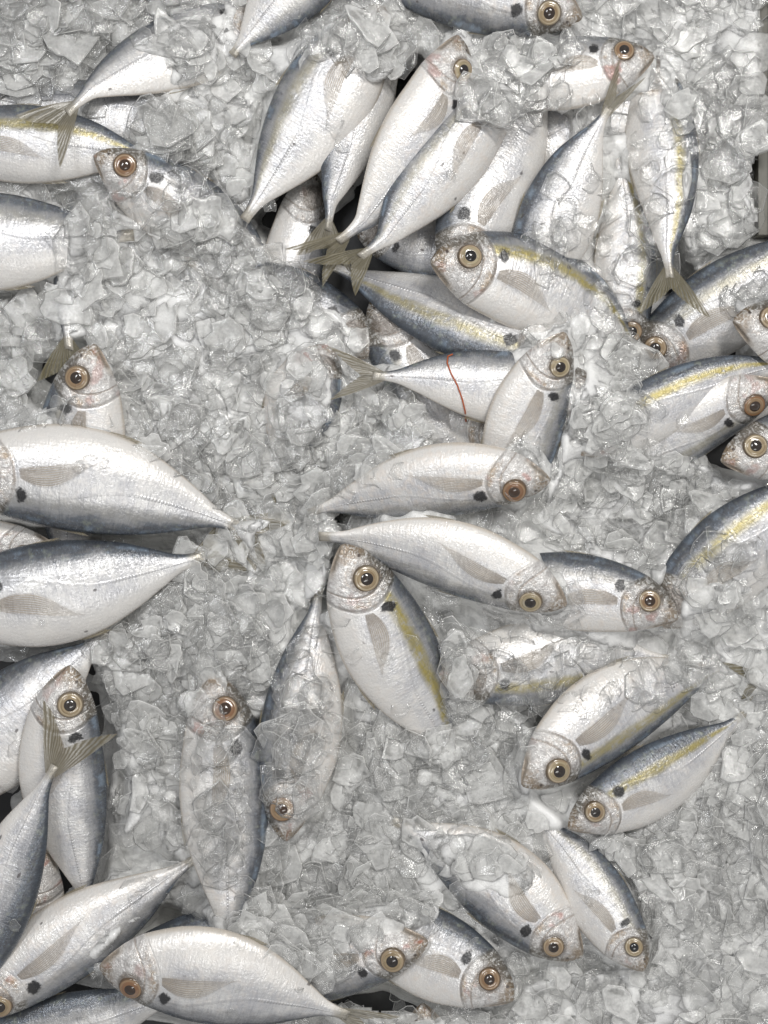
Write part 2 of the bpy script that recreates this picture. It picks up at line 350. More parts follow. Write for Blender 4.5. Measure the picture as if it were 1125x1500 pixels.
class Fish:
    def __init__(f, N, T, dep, dors, zn, zt, roll=0, bend=0, sag=0, tail=1, fork=1.0, tcurl=0.0, pec=1, eye=1, stripe=0.5, back=0.0, warm=0.4, olive=0.4, tone=0.4, label='', dorsal=1, tlen=1.0, tdir=0.0, pang=0.0, buried=0):
        f.__dict__.update(locals())
    def deform(f, P):
        P = np.array(P, dtype=float)
        x, y, z = P[:, 0], P[:, 1] * f.ds, P[:, 2] * (0.55 + 0.45 * f.ds)
        mid = np.clip((x - .05) / .25, 0, 1) * np.clip((1 - x) / .25, 0, 1)
        y = y * (1 + mid * np.where(y < 0, f.fb, f.fd)); z = z * (1 + f.ft)
        b = f.bend; c = f.sag
        xc = np.clip(x, -.1, 1.1)
        by = b * 4 * xc * (1 - xc); dby = b * 4 * (1 - 2 * xc)
        bz = c * 4 * xc * (1 - xc); dbz = c * 4 * (1 - 2 * xc)
        # lateral wobble so no two bodies are alike
        by = by + f.w1 * np.sin(2 * np.pi * xc); dby = dby + f.w1 * 2 * np.pi * np.cos(2 * np.pi * xc)
        by = by + dby * (x - xc); bz = bz + dbz * (x - xc)
        # tail turned within its plane
        tx = np.clip((x - .9), 0, None); by = by + f.tdir * tx
        bz = bz + f.tcurl * tx * f.sg
        return np.stack([x - y * dby - z * f.sg * dbz * f.sg, y + by, z + bz * f.sg], 1) * f.L
    def build(f):
        A = px(f.N, f.zn / 1000); B = px(f.T, f.zt / 1000)
        X = (B - A); f.L = X.length; X.normalize()
        lpx = math.hypot(f.T[0] - f.N[0], f.T[1] - f.N[1])
        f.ds = f.dep / (0.352 * lpx)
        want = {'u': (0, 1), 'd': (0, -1), 'l': (-1, 0), 'r': (1, 0)}[f.dors]
        Y = Vector((-X.y, X.x, 0)).normalized()
        if Y.x * want[0] + Y.y * want[1] < 0: Y = -Y
        Z = X.cross(Y); f.sg = 1 if Z.z > 0 else -1
        up = Z * f.sg
        r = math.radians(f.roll)
        Y2 = Y * math.cos(r) + up * math.sin(r); Z2 = X.cross(Y2)
        f.w1 = random.uniform(-.011, .011); f.fb = random.uniform(-.09, .09); f.fd = random.uniform(-.07, .06); f.ft = random.uniform(-.12, .10)
        rt = bpy.data.objects.new('scad_fish', None); COL.objects.link(rt); rt.empty_display_size = 0.02
        rt.matrix_world = Matrix(((X.x, Y2.x, Z2.x, A.x), (X.y, Y2.y, Z2.y, A.y), (X.z, Y2.z, Z2.z, A.z), (0, 0, 0, 1)))
        rt['label'] = f.label; rt['category'] = 'fish'; rt['group'] = 'scad fish heaped in crushed ice'
        f.root = rt
        # body
        nx, ns = 84, 22
        t = np.linspace(0, 1, nx); xs = 1.03 * (0.55 * t + 0.45 * t ** 1.9)
        th = np.linspace(0, np.pi, ns)
        ring = np.concatenate([np.cos(th), np.cos(th[-2:0:-1])]); side = np.concatenate([np.ones(ns), -np.ones(ns - 2)])
        nr = len(ring); P = []; R = []
        lump = rng.normal(0, 1, (6, 3))
        for xx in xs:
            s = ring; z, y = surf(np.full(nr, xx), s)
            lum = sum(0.0012 * math.sin(9 * lump[k, 0] * xx + 3 * lump[k, 2]) * np.cos(3 * s * lump[k, 1] + k) for k in range(6))
            zz = np.clip(z + lum * np.clip(1 - s * s, 0, 1), 0, None) * side
            P.append(np.stack([np.full(nr, xx), y, zz], 1)); R.append(np.stack([np.full(nr, xx), y, s], 1))
        P = np.concatenate(P); R = np.concatenate(R)
        F = grid_faces(nx, nr, True) + [tuple(range(nr))[::-1], tuple(range((nx - 1) * nr, nx * nr))]
        f.body = mk('body', f.deform(P), F, M_SKIN, rt, {'rest': R})
        for k in ('stripe', 'back', 'warm'): f.body[k] = float(getattr(f, k))
        f.parts = [f.body]
        sg = f.sg
        # eye (the side that faces out of the pile)
        if f.eye:
            ex, ey = .137, .030
            c, h = surf(np.array([ex]), s_of(np.array([ex]), np.array([ey])))
            cz = c[0]
            e = 1e-3
            def zz(a, b): return float(surf(np.array([a]), s_of(np.array([a]), np.array([b])))[0][0])
            nrm = Vector((-(zz(ex + .02, ey) - zz(ex - .02, ey)) / .04, -(zz(ex, ey + .02) - zz(ex, ey - .02)) / .04, 1)).normalized()
            nrm = (nrm * .5 + Vector((0, 0, 1)) * .5).normalized()
            tx = Vector((1, 0, 0)); tx = (tx - nrm * tx.dot(nrm)).normalized(); ty = nrm.cross(tx)
            Rr = .0485 * random.uniform(.95, 1.06)
            def disc(rs, hs, un, n=28):
                V = []; U = []
                for rr, hh, uu in zip(rs, hs, un):
                    for k in range(n):
                        a = 2 * math.pi * k / n
                        p = Vector((ex, ey, cz)) + tx * (rr * Rr * math.cos(a)) + ty * (rr * Rr * math.sin(a) / max(f.ds, .8)) + nrm * (hh * Rr)
                        V.append((p.x, p.y, p.z * sg)); U.append((uu, a / 6.283, 0))
                return V, U, grid_faces(len(rs), n, True)
            V, U, Fc = disc([1.06, 1.0, .93, .84, .74], [-.30, .0, .06, .10, .115], [1, 1, .95, .7, .4])
            eo = mk('eye', f.deform(V), Fc, M_EYE, rt, {'fin': U}); eo['tone'] = f.tone
            V, U, Fc = disc([.78, .74, .62, .50, .44], [.095, .13, .16, .18, .18], [.6, .4, .2, .2, .5])
            io = mk('iris', f.deform(V), Fc, M_IRIS, eo, {'fin': U}); io['tone'] = f.tone
            V, U, Fc = disc([.50, .43, .28, .12, .005], [.165, .215, .275, .305, .31], [.5, .4, .3, .1, 0])
            po = mk('pupil', f.deform(V), Fc, M_PUPIL, eo, {'fin': U}); po['tone'] = f.tone
            f.parts += [eo]
        # pectoral fin lying along the flank
        if f.pec:
            nu, nv = 16, 9; V = []; U = []
            ang = math.radians(-9 + f.pang + random.uniform(-5, 5)); ln = random.uniform(.26, .33)
            for i in range(nu):
                for j in range(nv):
                    u = i / (nu - 1); v = j / (nv - 1) - .5
                    lo = -.017 * (1 - u) - .012 * math.sin(math.pi * u); hi = (.017 + .062 * math.sin(math.pi * min(1, u ** .95)) * (1 - u * .55)) * (1 - u ** 6)
                    a = u * ln * (1 - .12 * (v + .5) * u); off = (lo + (hi - lo) * (v + .5)) * .92 - .07 * u * u * ln
                    xx = .262 + a * math.cos(ang) - off * math.sin(ang); yy = -.012 + a * math.sin(ang) + off * math.cos(ang)
                    z0 = float(surf(np.array([xx]), np.clip(s_of(np.array([xx]), np.array([yy])), -.97, .97))[0][0])
                    z0 += .004 + .009 * math.sin(math.pi * u) + .0025 * math.sin(v * 9)
                    V.append((xx, yy, z0 * sg)); U.append((u * .88, v + .5, 0))
            o = mk('pectoral_fin', f.deform(V), grid_faces(nu, nv), M_PEC, rt, {'fin': U}); o['olive'] = f.olive * .2
            f.parts.append(o)
        # tail fin
        if f.tail:
            nu, nv = 12, 33; V = []; U = []
            ph = random.uniform(0, 6)
            for i in range(nu):
                for j in range(nv):
                    u = i / (nu - 1); v = 2 * j / (nv - 1) - 1
                    ln = (.098 + .142 * abs(v) ** 1.3) * f.tlen * (1 if v > 0 else .96)
                    a = v * math.radians(39) * f.fork
                    r0 = u * ln
                    xx = .985 + r0 * math.cos(a) * (1 + .1 * abs(v)); yy = v * .021 + r0 * math.sin(a) - .03 * u * u * np.sign(v) * abs(v) ** 3 * f.fork
                    zz_ = .010 * math.sin(3 * v + ph) * u + .004 * math.sin(11 * v + ph) * u
                    V.append((xx, yy / f.ds, zz_)); U.append((u * .9, v * .5 + .5, 0))
            f.tv = f.deform(V)
            o = mk('tail_fin', f.tv, grid_faces(nu, nv), M_TAIL, rt, {'fin': U}); o['olive'] = f.olive
            f.parts.append(o)
        # folded dorsal and anal fins
        if f.dorsal:
            for nm, x0, x1, sgnd, hmax in (('dorsal_fin', .34, .93, 1, .011), ('anal_fin', .50, .92, -1, .009)):
                nu, nv = 26, 4; V = []; U = []
                for i in range(nu):
                    for j in range(nv):
                        u = i / (nu - 1); v = j / (nv - 1)
                        xx = x0 + (x1 - x0) * u
                        hh = hmax * (math.sin(math.pi * min(1, u * 1.0 + .02)) ** .5) * (1 - .45 * u) + .0005
                        yb = float(yd(xx)) if sgnd > 0 else float(yv(xx))
                        V.append((xx + v * .03, yb * .985 + sgnd * v * hh, .002 * math.sin(u * 19))); U.append((v * .95, u * 4, 0))
                o = mk(nm, f.deform(V), grid_faces(nu, nv), M_FIN, rt, {'fin': U}); o['olive'] = .9
                f.parts.append(o)
        return rt

FISH = []
def fish(*a, **k): FISH.append(Fish(*a, **k))
#FISHLIST
exec_fish = True
# ---- centre
fish((503,797),(672,1118),132,'r',58,10,-4,-.03, stripe=1, warm=.35, tone=.1, tail=0, label='scad with broad yellow band lying head up in the centre, tail end sunk in ice')
fish((829,888),(478,786),122,'d',62,48,-24,-.07, stripe=.1, back=-.1, tone=.1, tail=0, label='white scad lying belly up over the yellow banded centre fish, snout pointing right')
fish((806,705),(462,748),114,'d',66,30,-22,-.06, stripe=.1, warm=.8, tone=.9, tail=0, label='silver scad with amber eye just above the belly up white one, facing right')
fish((828,487),(728,800),112,'r',60,18,-10,-.03, stripe=.15, warm=.6, tone=.15, tail=0, label='small silver scad head up, lying over the right end of the red thread fish')
fish((900,580),(556,551),108,'u',34,40,4,0, stripe=.05, back=-.1, olive=.35, eye=0, pec=0, fork=.75, label='silver scad with a red thread across its flank, tail fin fanned left')
fish((631,382),(935,520),138,'u',56,16,2,.09, stripe=1, warm=.5, tone=.2, tail=0, label='scad with gold ringed eye facing left, yellow banded, above the red thread fish')
fish((850,540),(492,392),128,'d',30,4,24,0, stripe=.65, back=.15, eye=0, pec=0, tail=0, label='scad with blue back downward, wedged under the gold eyed left facing fish')
fish((548,432),(700,740),120,'l',6,0,10,0, stripe=.2, back=.25, eye=0, tail=0, label="dark blue scad deep in the gap above the red thread fish's tail")
# ---- top cluster
fish((672,52),(512,352),124,'r',62,48,-26,.055, stripe=.05, back=-.1, warm=.6, tone=.2, olive=.75, fork=.8, tdir=-.3, label='white curved scad with head up at the top, brown pectoral fin and olive tail')
fish((566,8),(364,314),136,'l',40,30,2,.0, stripe=.35, back=-.2, eye=0, olive=.2, tail=0, label='pale scad with faint yellow streaks, head lost in ice, left of the curved fish')
fish((752,120),(545,378),112,'l',48,52,10,.02, stripe=.25, back=.1, warm=.7, eye=0, olive=.8, fork=.95, tdir=.35, label='scad with shimmering green gold back, right of the curved white fish')
fish((664,425),(808,100),124,'l',36,22,8,.03, stripe=.05, back=.2, eye=0, tail=0, label='dark blue shouldered scad hanging head down above the gold eyed left facing fish')
fish((572,20),(474,325),96,'l',24,34,14,0, stripe=.05, back=.35, eye=0, pec=0, olive=.5, tdir=-.25, label='narrow slate blue scad squeezed between the pale streaked and the curved white fish')
fish((958,82),(640,105),112,'u',46,30,-4,-.03, stripe=.05, warm=.8, tone=.5, tail=0, label='scad facing right under ice near the top, beige face touched by a forked tail')
fish((852,28),(520,-28),118,'d',50,40,-16,-.05, stripe=.05, warm=.8, tone=.25, tail=0, label='scad cut by the top edge, ice on its eye and black spot below the gill')
fish((770,450),(888,165),112,'l',30,52,6,.03, stripe=.05, back=.05, eye=0, pec=0, olive=.6, fork=.42, tlen=1.05, label='scad with its closed tail raised to the beige faced fish, body veiled in ice')
fish((950,75),(973,398),96,'r',12,50,14,.03, stripe=.8, back=.1, eye=0, pec=0, olive=.85, tdir=.2, label='ice coated scad with olive tail hanging over the blue backed fish at right')
fish((918,528),(905,225),92,'r',8,20,8,.02, stripe=.9, tone=.3, tail=0, pec=0, warm=.6, label='scad head down with ochre band and black spot beside the hanging olive tail')
# ---- right edge
fish((925,548),(1240,335),134,'u',2,40,6,.02, stripe=.35, back=.15, tone=.5, warm=.4, olive=.4, label='blue backed scad under the hanging olive tail, leaving the frame at upper right')
fish((1074,468),(1400,560),126,'u',52,40,0,0, stripe=.3, tone=.2, label='scad head with gold eye poking in at the right edge, under the blue backed fish')
fish((835,665),(1165,532),104,'u',34,40,14,.05, stripe=1, back=.1, eye=0, pec=0, tail=0, label='scad with vivid yellow stripe and grey back above the white belly up fish at right')
fish((1142,562),(860,735),110,'d',46,4,-20,-.05, stripe=.3, tone=.7, tail=0, label='white scad lying belly up under the vivid striped one at right, tail in ice')
fish((1056,674),(1380,590),116,'u',50,40,2,0, stripe=.5, tone=.3, warm=.5, label='scad head with dark olive brow facing left at the right edge, below the striped fish')
fish((955,915),(1235,700),146,'u',24,46,4,.03, stripe=.9, back=.1, eye=0, warm=.3, label='large scad with ochre band entering from right edge, head buried in ice')
fish((993,906),(655,850),116,'u',48,22,2,.05, stripe=.1, back=.1, warm=.7, tone=.5, tail=0, label='scad with blue back and brown lips facing right, under the belly up centre fish')
# ---- lower right
fish((640,990),(978,966),122,'d',32,14,4,-.02, stripe=.9, back=.05, eye=0, tail=0, label='ice veiled scad with ochre band along its lower edge, below the brown lipped fish')
fish((766,1152),(1062,975),122,'d',46,8,-6,-.07, stripe=.75, warm=.5, tone=.1, tail=0, label='white scad with olive lower edge and pale gold eye, facing left at lower right')
fish((832,1212),(1085,1050),104,'u',34,14,8,-.03, stripe=.9, back=.3, tone=.15, tail=0, label='dark grey scad with golden stripe just under the olive edged white fish')
fish((944,1422),(783,1196),102,'r',44,8,4,.03, stripe=.25, back=-.1, tone=.2, warm=.4, tail=0, label='pale green tinted scad lying head down on the ice at lower right, small eye')
fish((852,1402),(582,1205),126,'d',30,16,-2,-.04, stripe=.02, back=.15, warm=.9, tone=.6, tail=0, label='grey backed scad beside the pale green tinted one, beige belly uppermost')
# ---- bottom
fish((753,1464),(470,1325),122,'u',42,4,-4,.03, stripe=.02, back=.15, warm=.7, tone=.6, tail=0, label='scad with dark brown snout facing lower right at the bottom edge')
fish((627,1380),(300,1470),108,'d',44,2,2,-.04, stripe=.02, back=.1, warm=1, tone=.45, tail=0, label='scad half under ice at the bottom, face up right with round black spot')
fish((146,1418),(500,1484),152,'d',58,48,-16,-.05, stripe=.02, back=-.1, warm=.4, tone=.9, olive=.3, fork=.55, label='large cream white scad along the bottom edge with brown eye, facing left')
fish((-45,1492),(280,1262),126,'d',40,22,-8,-.03, stripe=.05, back=-.05, warm=.6, tone=.4, tail=0, label='long grey white scad slanting from lower left corner up to the ice')
fish((312,984),(334,1392),134,'r',24,42,-4,.02, stripe=.05, back=.05, warm=.6, tone=.8, tail=0, label='ice coated scad standing head up at lower left, orange brown eye and black spot')
fish((418,1232),(466,872),116,'l',34,20,4,.01, stripe=.1, back=.1, warm=.9, tone=.8, tail=0, label='ice coated scad head down with reddish eye, left of the yellow banded centre fish')
# ---- left
fish((-85,700),(345,770),162,'d',56,26,-8,-.07, stripe=.1, back=.1, warm=.2, olive=.5, eye=0, buried=1, label='large white scad entering from left with blue back along its lower edge')
fish((-110,880),(290,818),156,'u',48,22,6,-.04, stripe=.02, back=.15, warm=.15, olive=.4, eye=0, buried=1, label='large scad with slate back uppermost, just below the large white one at left')
fish((84,802),(-240,800),88,'d',22,20,-10,0, stripe=0, tone=.5, label='pale snout squeezed between the two large left hand fish')
fish((138,504),(98,850),124,'l',50,10,2,.02, stripe=.2, back=.15, warm=.5, tone=.55, tail=0, label='scad head rising from the ice at left with orange brown eye and blue nape')
fish((104,975),(128,1330),122,'r',40,20,-4,-.05, stripe=.02, warm=.4, tone=.2, label='scad head up at left with cloudy green eye, face brushed by a tail fin')
fish((-70,1460),(74,1130),108,'r',44,58,8,.01, stripe=.0, back=.4, eye=0, pec=0, olive=.35, fork=.9, tdir=.05, tlen=1.25, label='slate scad with electric blue edge at left, tail fin spread over the cloudy eyed head')
fish((-110,1190),(150,935),150,'u',20,18,0,.02, stripe=0, back=.1, eye=0, pec=0, tail=0, label='dull grey scad at left edge behind the cloudy eyed head')
fish((66,1235),(-10,1560),112,'l',18,10,6,0, stripe=0, tone=.8, pec=0, tail=0, warm=.8, label='scad with brown eye hidden in the gap behind the electric blue edged one')
# ---- top left
fish((420,25),(102,150),104,'u',-4,46,-2,.04, stripe=.05, back=.05, eye=0, pec=0, olive=.4, fork=.95, tdir=-.25, label='scad diving into top left ice, tail fin spread toward the left edge')
fish((-115,215),(228,236),118,'u',28,26,10,.04, stripe=.9, back=.1, eye=0, tail=0, warm=.2, label='scad with mustard band and turquoise back at upper left edge')
fish((300,205),(-30,140),110,'u',12,14,6,0, stripe=0, back=.2, eye=0, pec=0, tail=0, label='grey scad lying behind the mustard banded one, upper left')
fish((138,226),(410,415),112,'u',38,-8,6,.03, stripe=0, warm=.8, tone=.75, olive=.6, label='scad head with brown snout facing left out of upper left ice')
fish((-190,362),(185,345),150,'u',32,24,4,0, stripe=.15, back=.0, eye=0, tail=0, warm=.25, label='ribbed silver scad at left edge with wide pale pectoral fin')
fish((190,180),(88,498),110,'l',-14,24,0,0, stripe=0, back=.1, eye=0, pec=0, olive=1, tdir=-.35, label='scad sunk in left hand ice with only an olive tail fin out')
fish((482,505),(397,690),110,'r',24,22,0,0, stripe=.1, warm=1, eye=0, olive=.9, label='scad buried in the middle ice, pink gill and dark spot faintly visible')
fish((548,520),(280,385),118,'u',6,14,4,.03, stripe=0, back=.2, eye=0, pec=0, tail=0, label='bluish scad buried under the middle ice below the fanned tails')
fish((520,-120),(345,75),118,'r',34,26,0,0, stripe=.1, back=-.1, eye=0, pec=0, tail=0, label='grey scad cut by the top edge left of the pale streaked fish')
# ---- bottom extras and gap fillers
fish((618,1470),(680,1800),112,'l',14,10,4,0, stripe=0, tone=.5, pec=0, tail=0, label='dark scad snout peeking in at the bottom edge under the brown snouted one')
fish((-60,1540),(270,1455),104,'u',16,14,10,0, stripe=.05, back=.35, eye=0, pec=0, tail=0, label='dark blue backed scad in the bottom left corner under the cream white fish')
fish((455,245),(400,590),96,'r',-2,-4,-10,0, stripe=.05, eye=0, pec=0, tail=0, label='pale scad deep in the gap under the fanned tails')
fish((170,1420),(480,1330),110,'u',10,8,4,0, stripe=.5, back=.3, eye=0, pec=0, tail=0, label='dark yellow flecked scad glimpsed between the slanting grey white and cream white fish')
fish((1010,120),(690,260),120,'u',10,6,0,0, stripe=0, back=-.1, eye=0, pec=0, tail=0, label='smooth grey scad sunk behind the raised closed tail')
fish((900,560),(1130,380),100,'u',4,4,0,0, stripe=.4, back=.4, eye=0, pec=0, tail=0, label='dark scad in the gap beside the black spotted head down fish')
fish((880,640),(1200,560),90,'u',14,8,0,0, stripe=.2, back=.3, warm=1, eye=0, pec=0, tail=0, label='brown shadowed scad under the vivid striped fish')
fish((760,640),(470,560),110,'u',2,-2,6,0, stripe=.1, back=.4, eye=0, pec=0, tail=0, label='dark scad in the black gap below the red thread fish')
fish((520,330),(760,400),96,'d',6,6,-6,0, stripe=0, eye=0, pec=0, tail=0, label='pale scad deep under the green gold backed one')
fish((1420,900),(1122,988),100,'u',8,12,0,0, stripe=.2, olive=.9, eye=0, pec=0, label='scad off to the right with only its olive tail in the ice')
for f in FISH: f.build()
bpy.context.view_layer.update()

# ------------------------------------------------------------ bin
def box(name, lo, hi, mat, parent=None):
    (x0, y0, z0), (x1, y1, z1) = lo, hi
    v = [(x0,y0,z0),(x1,y0,z0),(x1,y1,z0),(x0,y1,z0),(x0,y0,z1),(x1,y0,z1),(x1,y1,z1),(x0,y1,z1)]
    return mk(name, v, [(0,3,2,1),(4,5,6,7),(0,1,5,4),(1,2,6,5),(2,3,7,6),(3,0,4,7)], mat, parent, smooth=False)
binr = bpy.data.objects.new('fish_bin', None); COL.objects.link(binr); binr.location = (0, 0, -0.045)
binr['label'] = 'olive grey plastic bin holding ice and fish, side showing at upper right edge'; binr['category'] = 'bin'
box('bin_base', (-.5, -.6, -0.008), (.2698, .6, 0.0), M_GAP_SHADE, binr)
box('bin_side', (.270, .2, 0.001), (.2775, .6, .060), M_BIN, binr)
box('bin_rim', (.2777, .2, .02), (.30, .6, .068), M_RIM, binr)

# ------------------------------------------------------------ ice
STEP = 5
X0, X1, Y0, Y1 = -60, 1185, -60, 1560
gx = np.arange(X0, X1 + 1, STEP); gy = np.arange(Y0, Y1 + 1, STEP)
W_, H_ = len(gx), len(gy)
VV = []; FF = []; off = 0
for f in FISH:
    mw = np.array(f.root.matrix_world); me = f.body.data
    co = np.empty(len(me.vertices) * 3); me.vertices.foreach_get('co', co); co = co.reshape(-1, 3) @ mw[:3, :3].T + mw[:3, 3]
    if f.buried and f.tail:
        q = f.tv @ mw[:3, :3].T + mw[:3, 3]; VV += q.tolist(); FF += [tuple(i + off for i in t) for t in grid_faces(12, 33)]; off += len(q)
    VV += co.tolist(); FF += [tuple(i + off for i in p.vertices) for p in me.polygons]; off += len(co)
bvh = BVHTree.FromPolygons(VV, FF)
cl = Vector((0, 0, D))
HF = np.full((H_, W_), -0.045)
PXg, PYg = np.meshgrid(gx, gy)
for i in range(H_):
    for j in range(W_):
        d = (px((gx[j], gy[i]), 0.0) - cl).normalized()
        h = bvh.ray_cast(cl, d)
        if h[0] is not None: HF[i, j] = h[0].z
def blur(a, sig):
    r = int(3 * sig) + 1; k = np.exp(-np.arange(-r, r + 1) ** 2 / (2 * sig * sig)); k /= k.sum()
    p = np.pad(a, r, mode='edge')
    p = np.apply_along_axis(lambda v: np.convolve(v, k, 'valid'), 1, p)
    return np.apply_along_axis(lambda v: np.convolve(v, k, 'valid'), 0, p)
def dilate(a, r):
    p = np.pad(a, r, mode='edge'); o = a.copy()
    for dx in range(-r, r + 1):
        o = np.maximum(o, p[r:r + H_, r + dx:r + dx + W_])
    p = np.pad(o, r, mode='edge'); q = o.copy()
    for dy in range(-r, r + 1):
        q = np.maximum(q, p[r + dy:r + dy + H_, r:r + W_])
    return q
def vnoise(sig): 
    a = blur(rng.normal(0, 1, (H_, W_)), sig); return a / a.std()
def poly(pts):
    m = np.zeros((H_, W_), bool); n = len(pts); j = n - 1
    for i in range(n):
        xi, yi = pts[i]; xj, yj = pts[j]
        c = ((yi > PYg) != (yj > PYg)) & (PXg < (xj - xi) * (PYg - yi) / ((yj - yi) or 1e-9) + xi)
        m ^= c; j = i
    return m.astype(float)
#ICEMASK
THICK = [
 [(-60,-60),(350,-60),(345,50),(390,78),(450,58),(520,10),(590,0),(592,48),(640,60),(590,88),(562,122),(540,125),(532,95),(480,78),(440,90),(385,140),(362,190),(357,300),(300,262),(262,240),(212,228),(205,150),(250,122),(262,92),(205,80),(160,45),(128,72),(108,125),(20,140),(-60,140)],
 [(100,320),(150,285),(175,320),(262,305),(300,280),(345,320),(372,345),(400,390),(450,418),(500,452),(535,500),(500,530),(540,572),(600,590),(640,635),(560,690),(500,722),(455,752),(478,790),(478,850),(450,880),(408,940),(400,1000),(352,1008),(320,1000),(295,1015),(240,1060),(225,1190),(180,1245),(172,1060),(150,970),(140,950),(200,912),(262,835),(300,800),(345,772),(285,722),(232,680),(195,655),(182,600),(170,545),(142,503),(105,495),(60,505),(20,560),(-60,600),(-60,450),(60,440),(100,400)],
 [(215,1050),(290,1012),(308,1045),(270,1100),(262,1200),(285,1290),(240,1240)],
 [(405,900),(432,890),(425,980),(412,1080),(400,1150),(395,1000)],
 [(640,1255),(760,1270),(800,1310),(740,1320),(650,1300)],
 [(-60,560),(30,585),(95,610),(68,632),(-60,630)],
 [(855,545),(930,570),(918,640),(950,665),(1045,680),(1060,700),(1185,705),(1060,732),(1000,800),(965,865),(940,835),(862,812),(785,765),(805,720),(825,655)],
 [(690,65),(745,50),(805,62),(852,38),(862,-60),(1118,-60),(1114,100),(1112,190),(1092,235),(1085,270),(1108,300),(1112,325),(1080,345),(1025,370),(1002,392),(1000,200),(962,150),(960,70),(905,55),(850,80),(800,130),(720,190),(700,150)],
 [(850,445),(905,500),(960,560),(930,585),(860,545),(845,512),(785,522),(700,495),(790,512)],
 [(1000,865),(1050,845),(1185,880),(1185,1560),(760,1560),(758,1440),(842,1412),(960,1432),(962,1300),(905,1255),(845,1232),(930,1222),(1010,1155),(1062,1078),(1000,1012),(955,1005),(985,950),(1000,912)],
 [(650,925),(690,935),(690,1020),(760,1055),(790,1065),(768,1150),(800,1182),(835,1215),(790,1222),(800,1300),(745,1262),(650,1255),(640,1290),(655,1345),(600,1362),(520,1378),(450,1442),(400,1405),(352,1372),(370,1255),(385,1190),(420,1225),(470,1190),(515,1110),(520,1015),(590,1062),(655,1085),(668,1000)],
 [(318,735),(345,752),(400,730),(440,728),(488,752),(470,800),(400,830),(300,845),(262,812),(318,800)],
 [(480,1480),(560,1486),(600,1490),(720,1495),(760,1480),(780,1560),(470,1560)],
]
GAPS = [
 [(365,330),(440,230),(520,120),(600,80),(700,150),(830,180),(790,330),(760,370),(690,360),(700,500),(640,540),(560,520),(520,470),(440,420),(400,350)],
 [(565,560),(700,590),(740,640),(700,665),(640,660),(590,610)],
 [(-60,770),(80,785),(240,795),(290,805),(250,815),(-60,850)],
 [(-60,960),(140,945),(165,1020),(150,1280),(90,1330),(-60,1500)],
 [(-60,1430),(130,1435),(160,1440),(215,1480),(290,1500),(290,1560),(-60,1560)],
 [(130,1420),(240,1330),(300,1350),(310,1385),(190,1385)],
 [(920,520),(960,400),(1010,400),(1080,480),(1185,480),(1185,720),(1060,700),(1020,690),(1010,640),(930,600)],
 [(760,1085),(800,1020),(870,1005),(880,1030),(800,1080)],
 [(850,1160),(1000,1070),(1050,1075),(880,1180)],
 [(455,800),(490,800),(495,880),(460,890)],
 [(440,1450),(560,1440),(650,1480),(640,1560),(450,1560)],
 [(380,1060),(410,1050),(400,1200),(375,1210)],
 [(480,745),(520,760),(500,780),(470,785)],
 [(55,520),(130,500),(80,640),(55,620)],
 [(930,480),(960,300),(1000,390),(960,500)],
]
VEIL = [
 [(690,90),(840,75),(850,150),(720,175)],
 [(785,300),(870,270),(905,190),(1000,190),(990,390),(935,420),(890,470),(840,425),(775,365)],
 [(680,925),(850,930),(960,950),(960,1005),(760,1060),(690,1010)],
 [(225,1060),(300,1000),(345,1110),(350,1300),(260,1260)],
 [(405,890),(500,900),(520,1060),(470,1200),(400,1180)],
 [(160,270),(330,260),(350,330),(170,320)],
 [(590,1060),(680,1050),(700,1120),(600,1110)],
 [(440,1380),(560,1360),(600,1385),(520,1400),(450,1440)],
 [(1000,830),(1060,790),(1125,830),(1125,900),(1000,880)],
 [(900,1000),(1010,990),(1020,1040),(930,1060)],
 [(150,1230),(260,1210),(280,1290),(200,1290)],
 [(620,1250),(760,1250),(800,1300),(700,1290)],
 [(860,600),(960,580),(960,680),(860,680)],
]
mt = np.zeros((H_, W_)); mv = np.zeros((H_, W_))
for p in THICK: mt = np.maximum(mt, poly(p))
for p in VEIL: mv = np.maximum(mv, poly(p))
mt = blur(mt, 2.0); mv = blur(mv, 2.5)
edge_n = vnoise(2.0) * .10 + vnoise(4.0) * .10
mt = np.clip((mt + edge_n - .5) / .35 + .5, 0, 1) * (mt > .03)
HC = np.maximum(HF, -0.02)
top = blur(dilate(HC, 5), 6.0)
lump = vnoise(9) * .0035 + vnoise(4) * .0008 + vnoise(2) * .0003
SURF = np.maximum(top * .75 + blur(HC, 3) * .25 - .003, blur(HC, 1.5) + .0022) + np.maximum(lump, -.0015)
fill = blur(dilate(HC, 4), 4.0) * .55 + blur(HC, 3) * .45 - .010 + lump        # ice packed between the fish, below their tops
base = blur(np.minimum(HC, 0.0), 4) - .012 + lump * .5       # slush lying deep in the open gaps
gap = np.zeros((H_, W_))
for p in GAPS: gap = np.maximum(gap, poly(p))
gap = np.clip(blur(gap, 1.6) + edge_n * .5, 0, 1)
low = fill * (1 - gap) + (np.minimum(base, fill) - .004) * gap
level = .017 + .013 * np.clip((PXg - 1040) / 70, 0, 1) * (PYg < 345) + vnoise(14) * .004 + np.maximum(lump, -.002)
SURF = np.maximum(SURF, level)
SURF = np.where(mt > 0, SURF - (1 - mt) ** 1.5 * .022, low)
SURF = np.maximum(SURF, low)
SURF = blur(SURF, .6)
SURF = SURF * (1 - gap * (mt < .3)) - .047 * gap * (mt < .3)

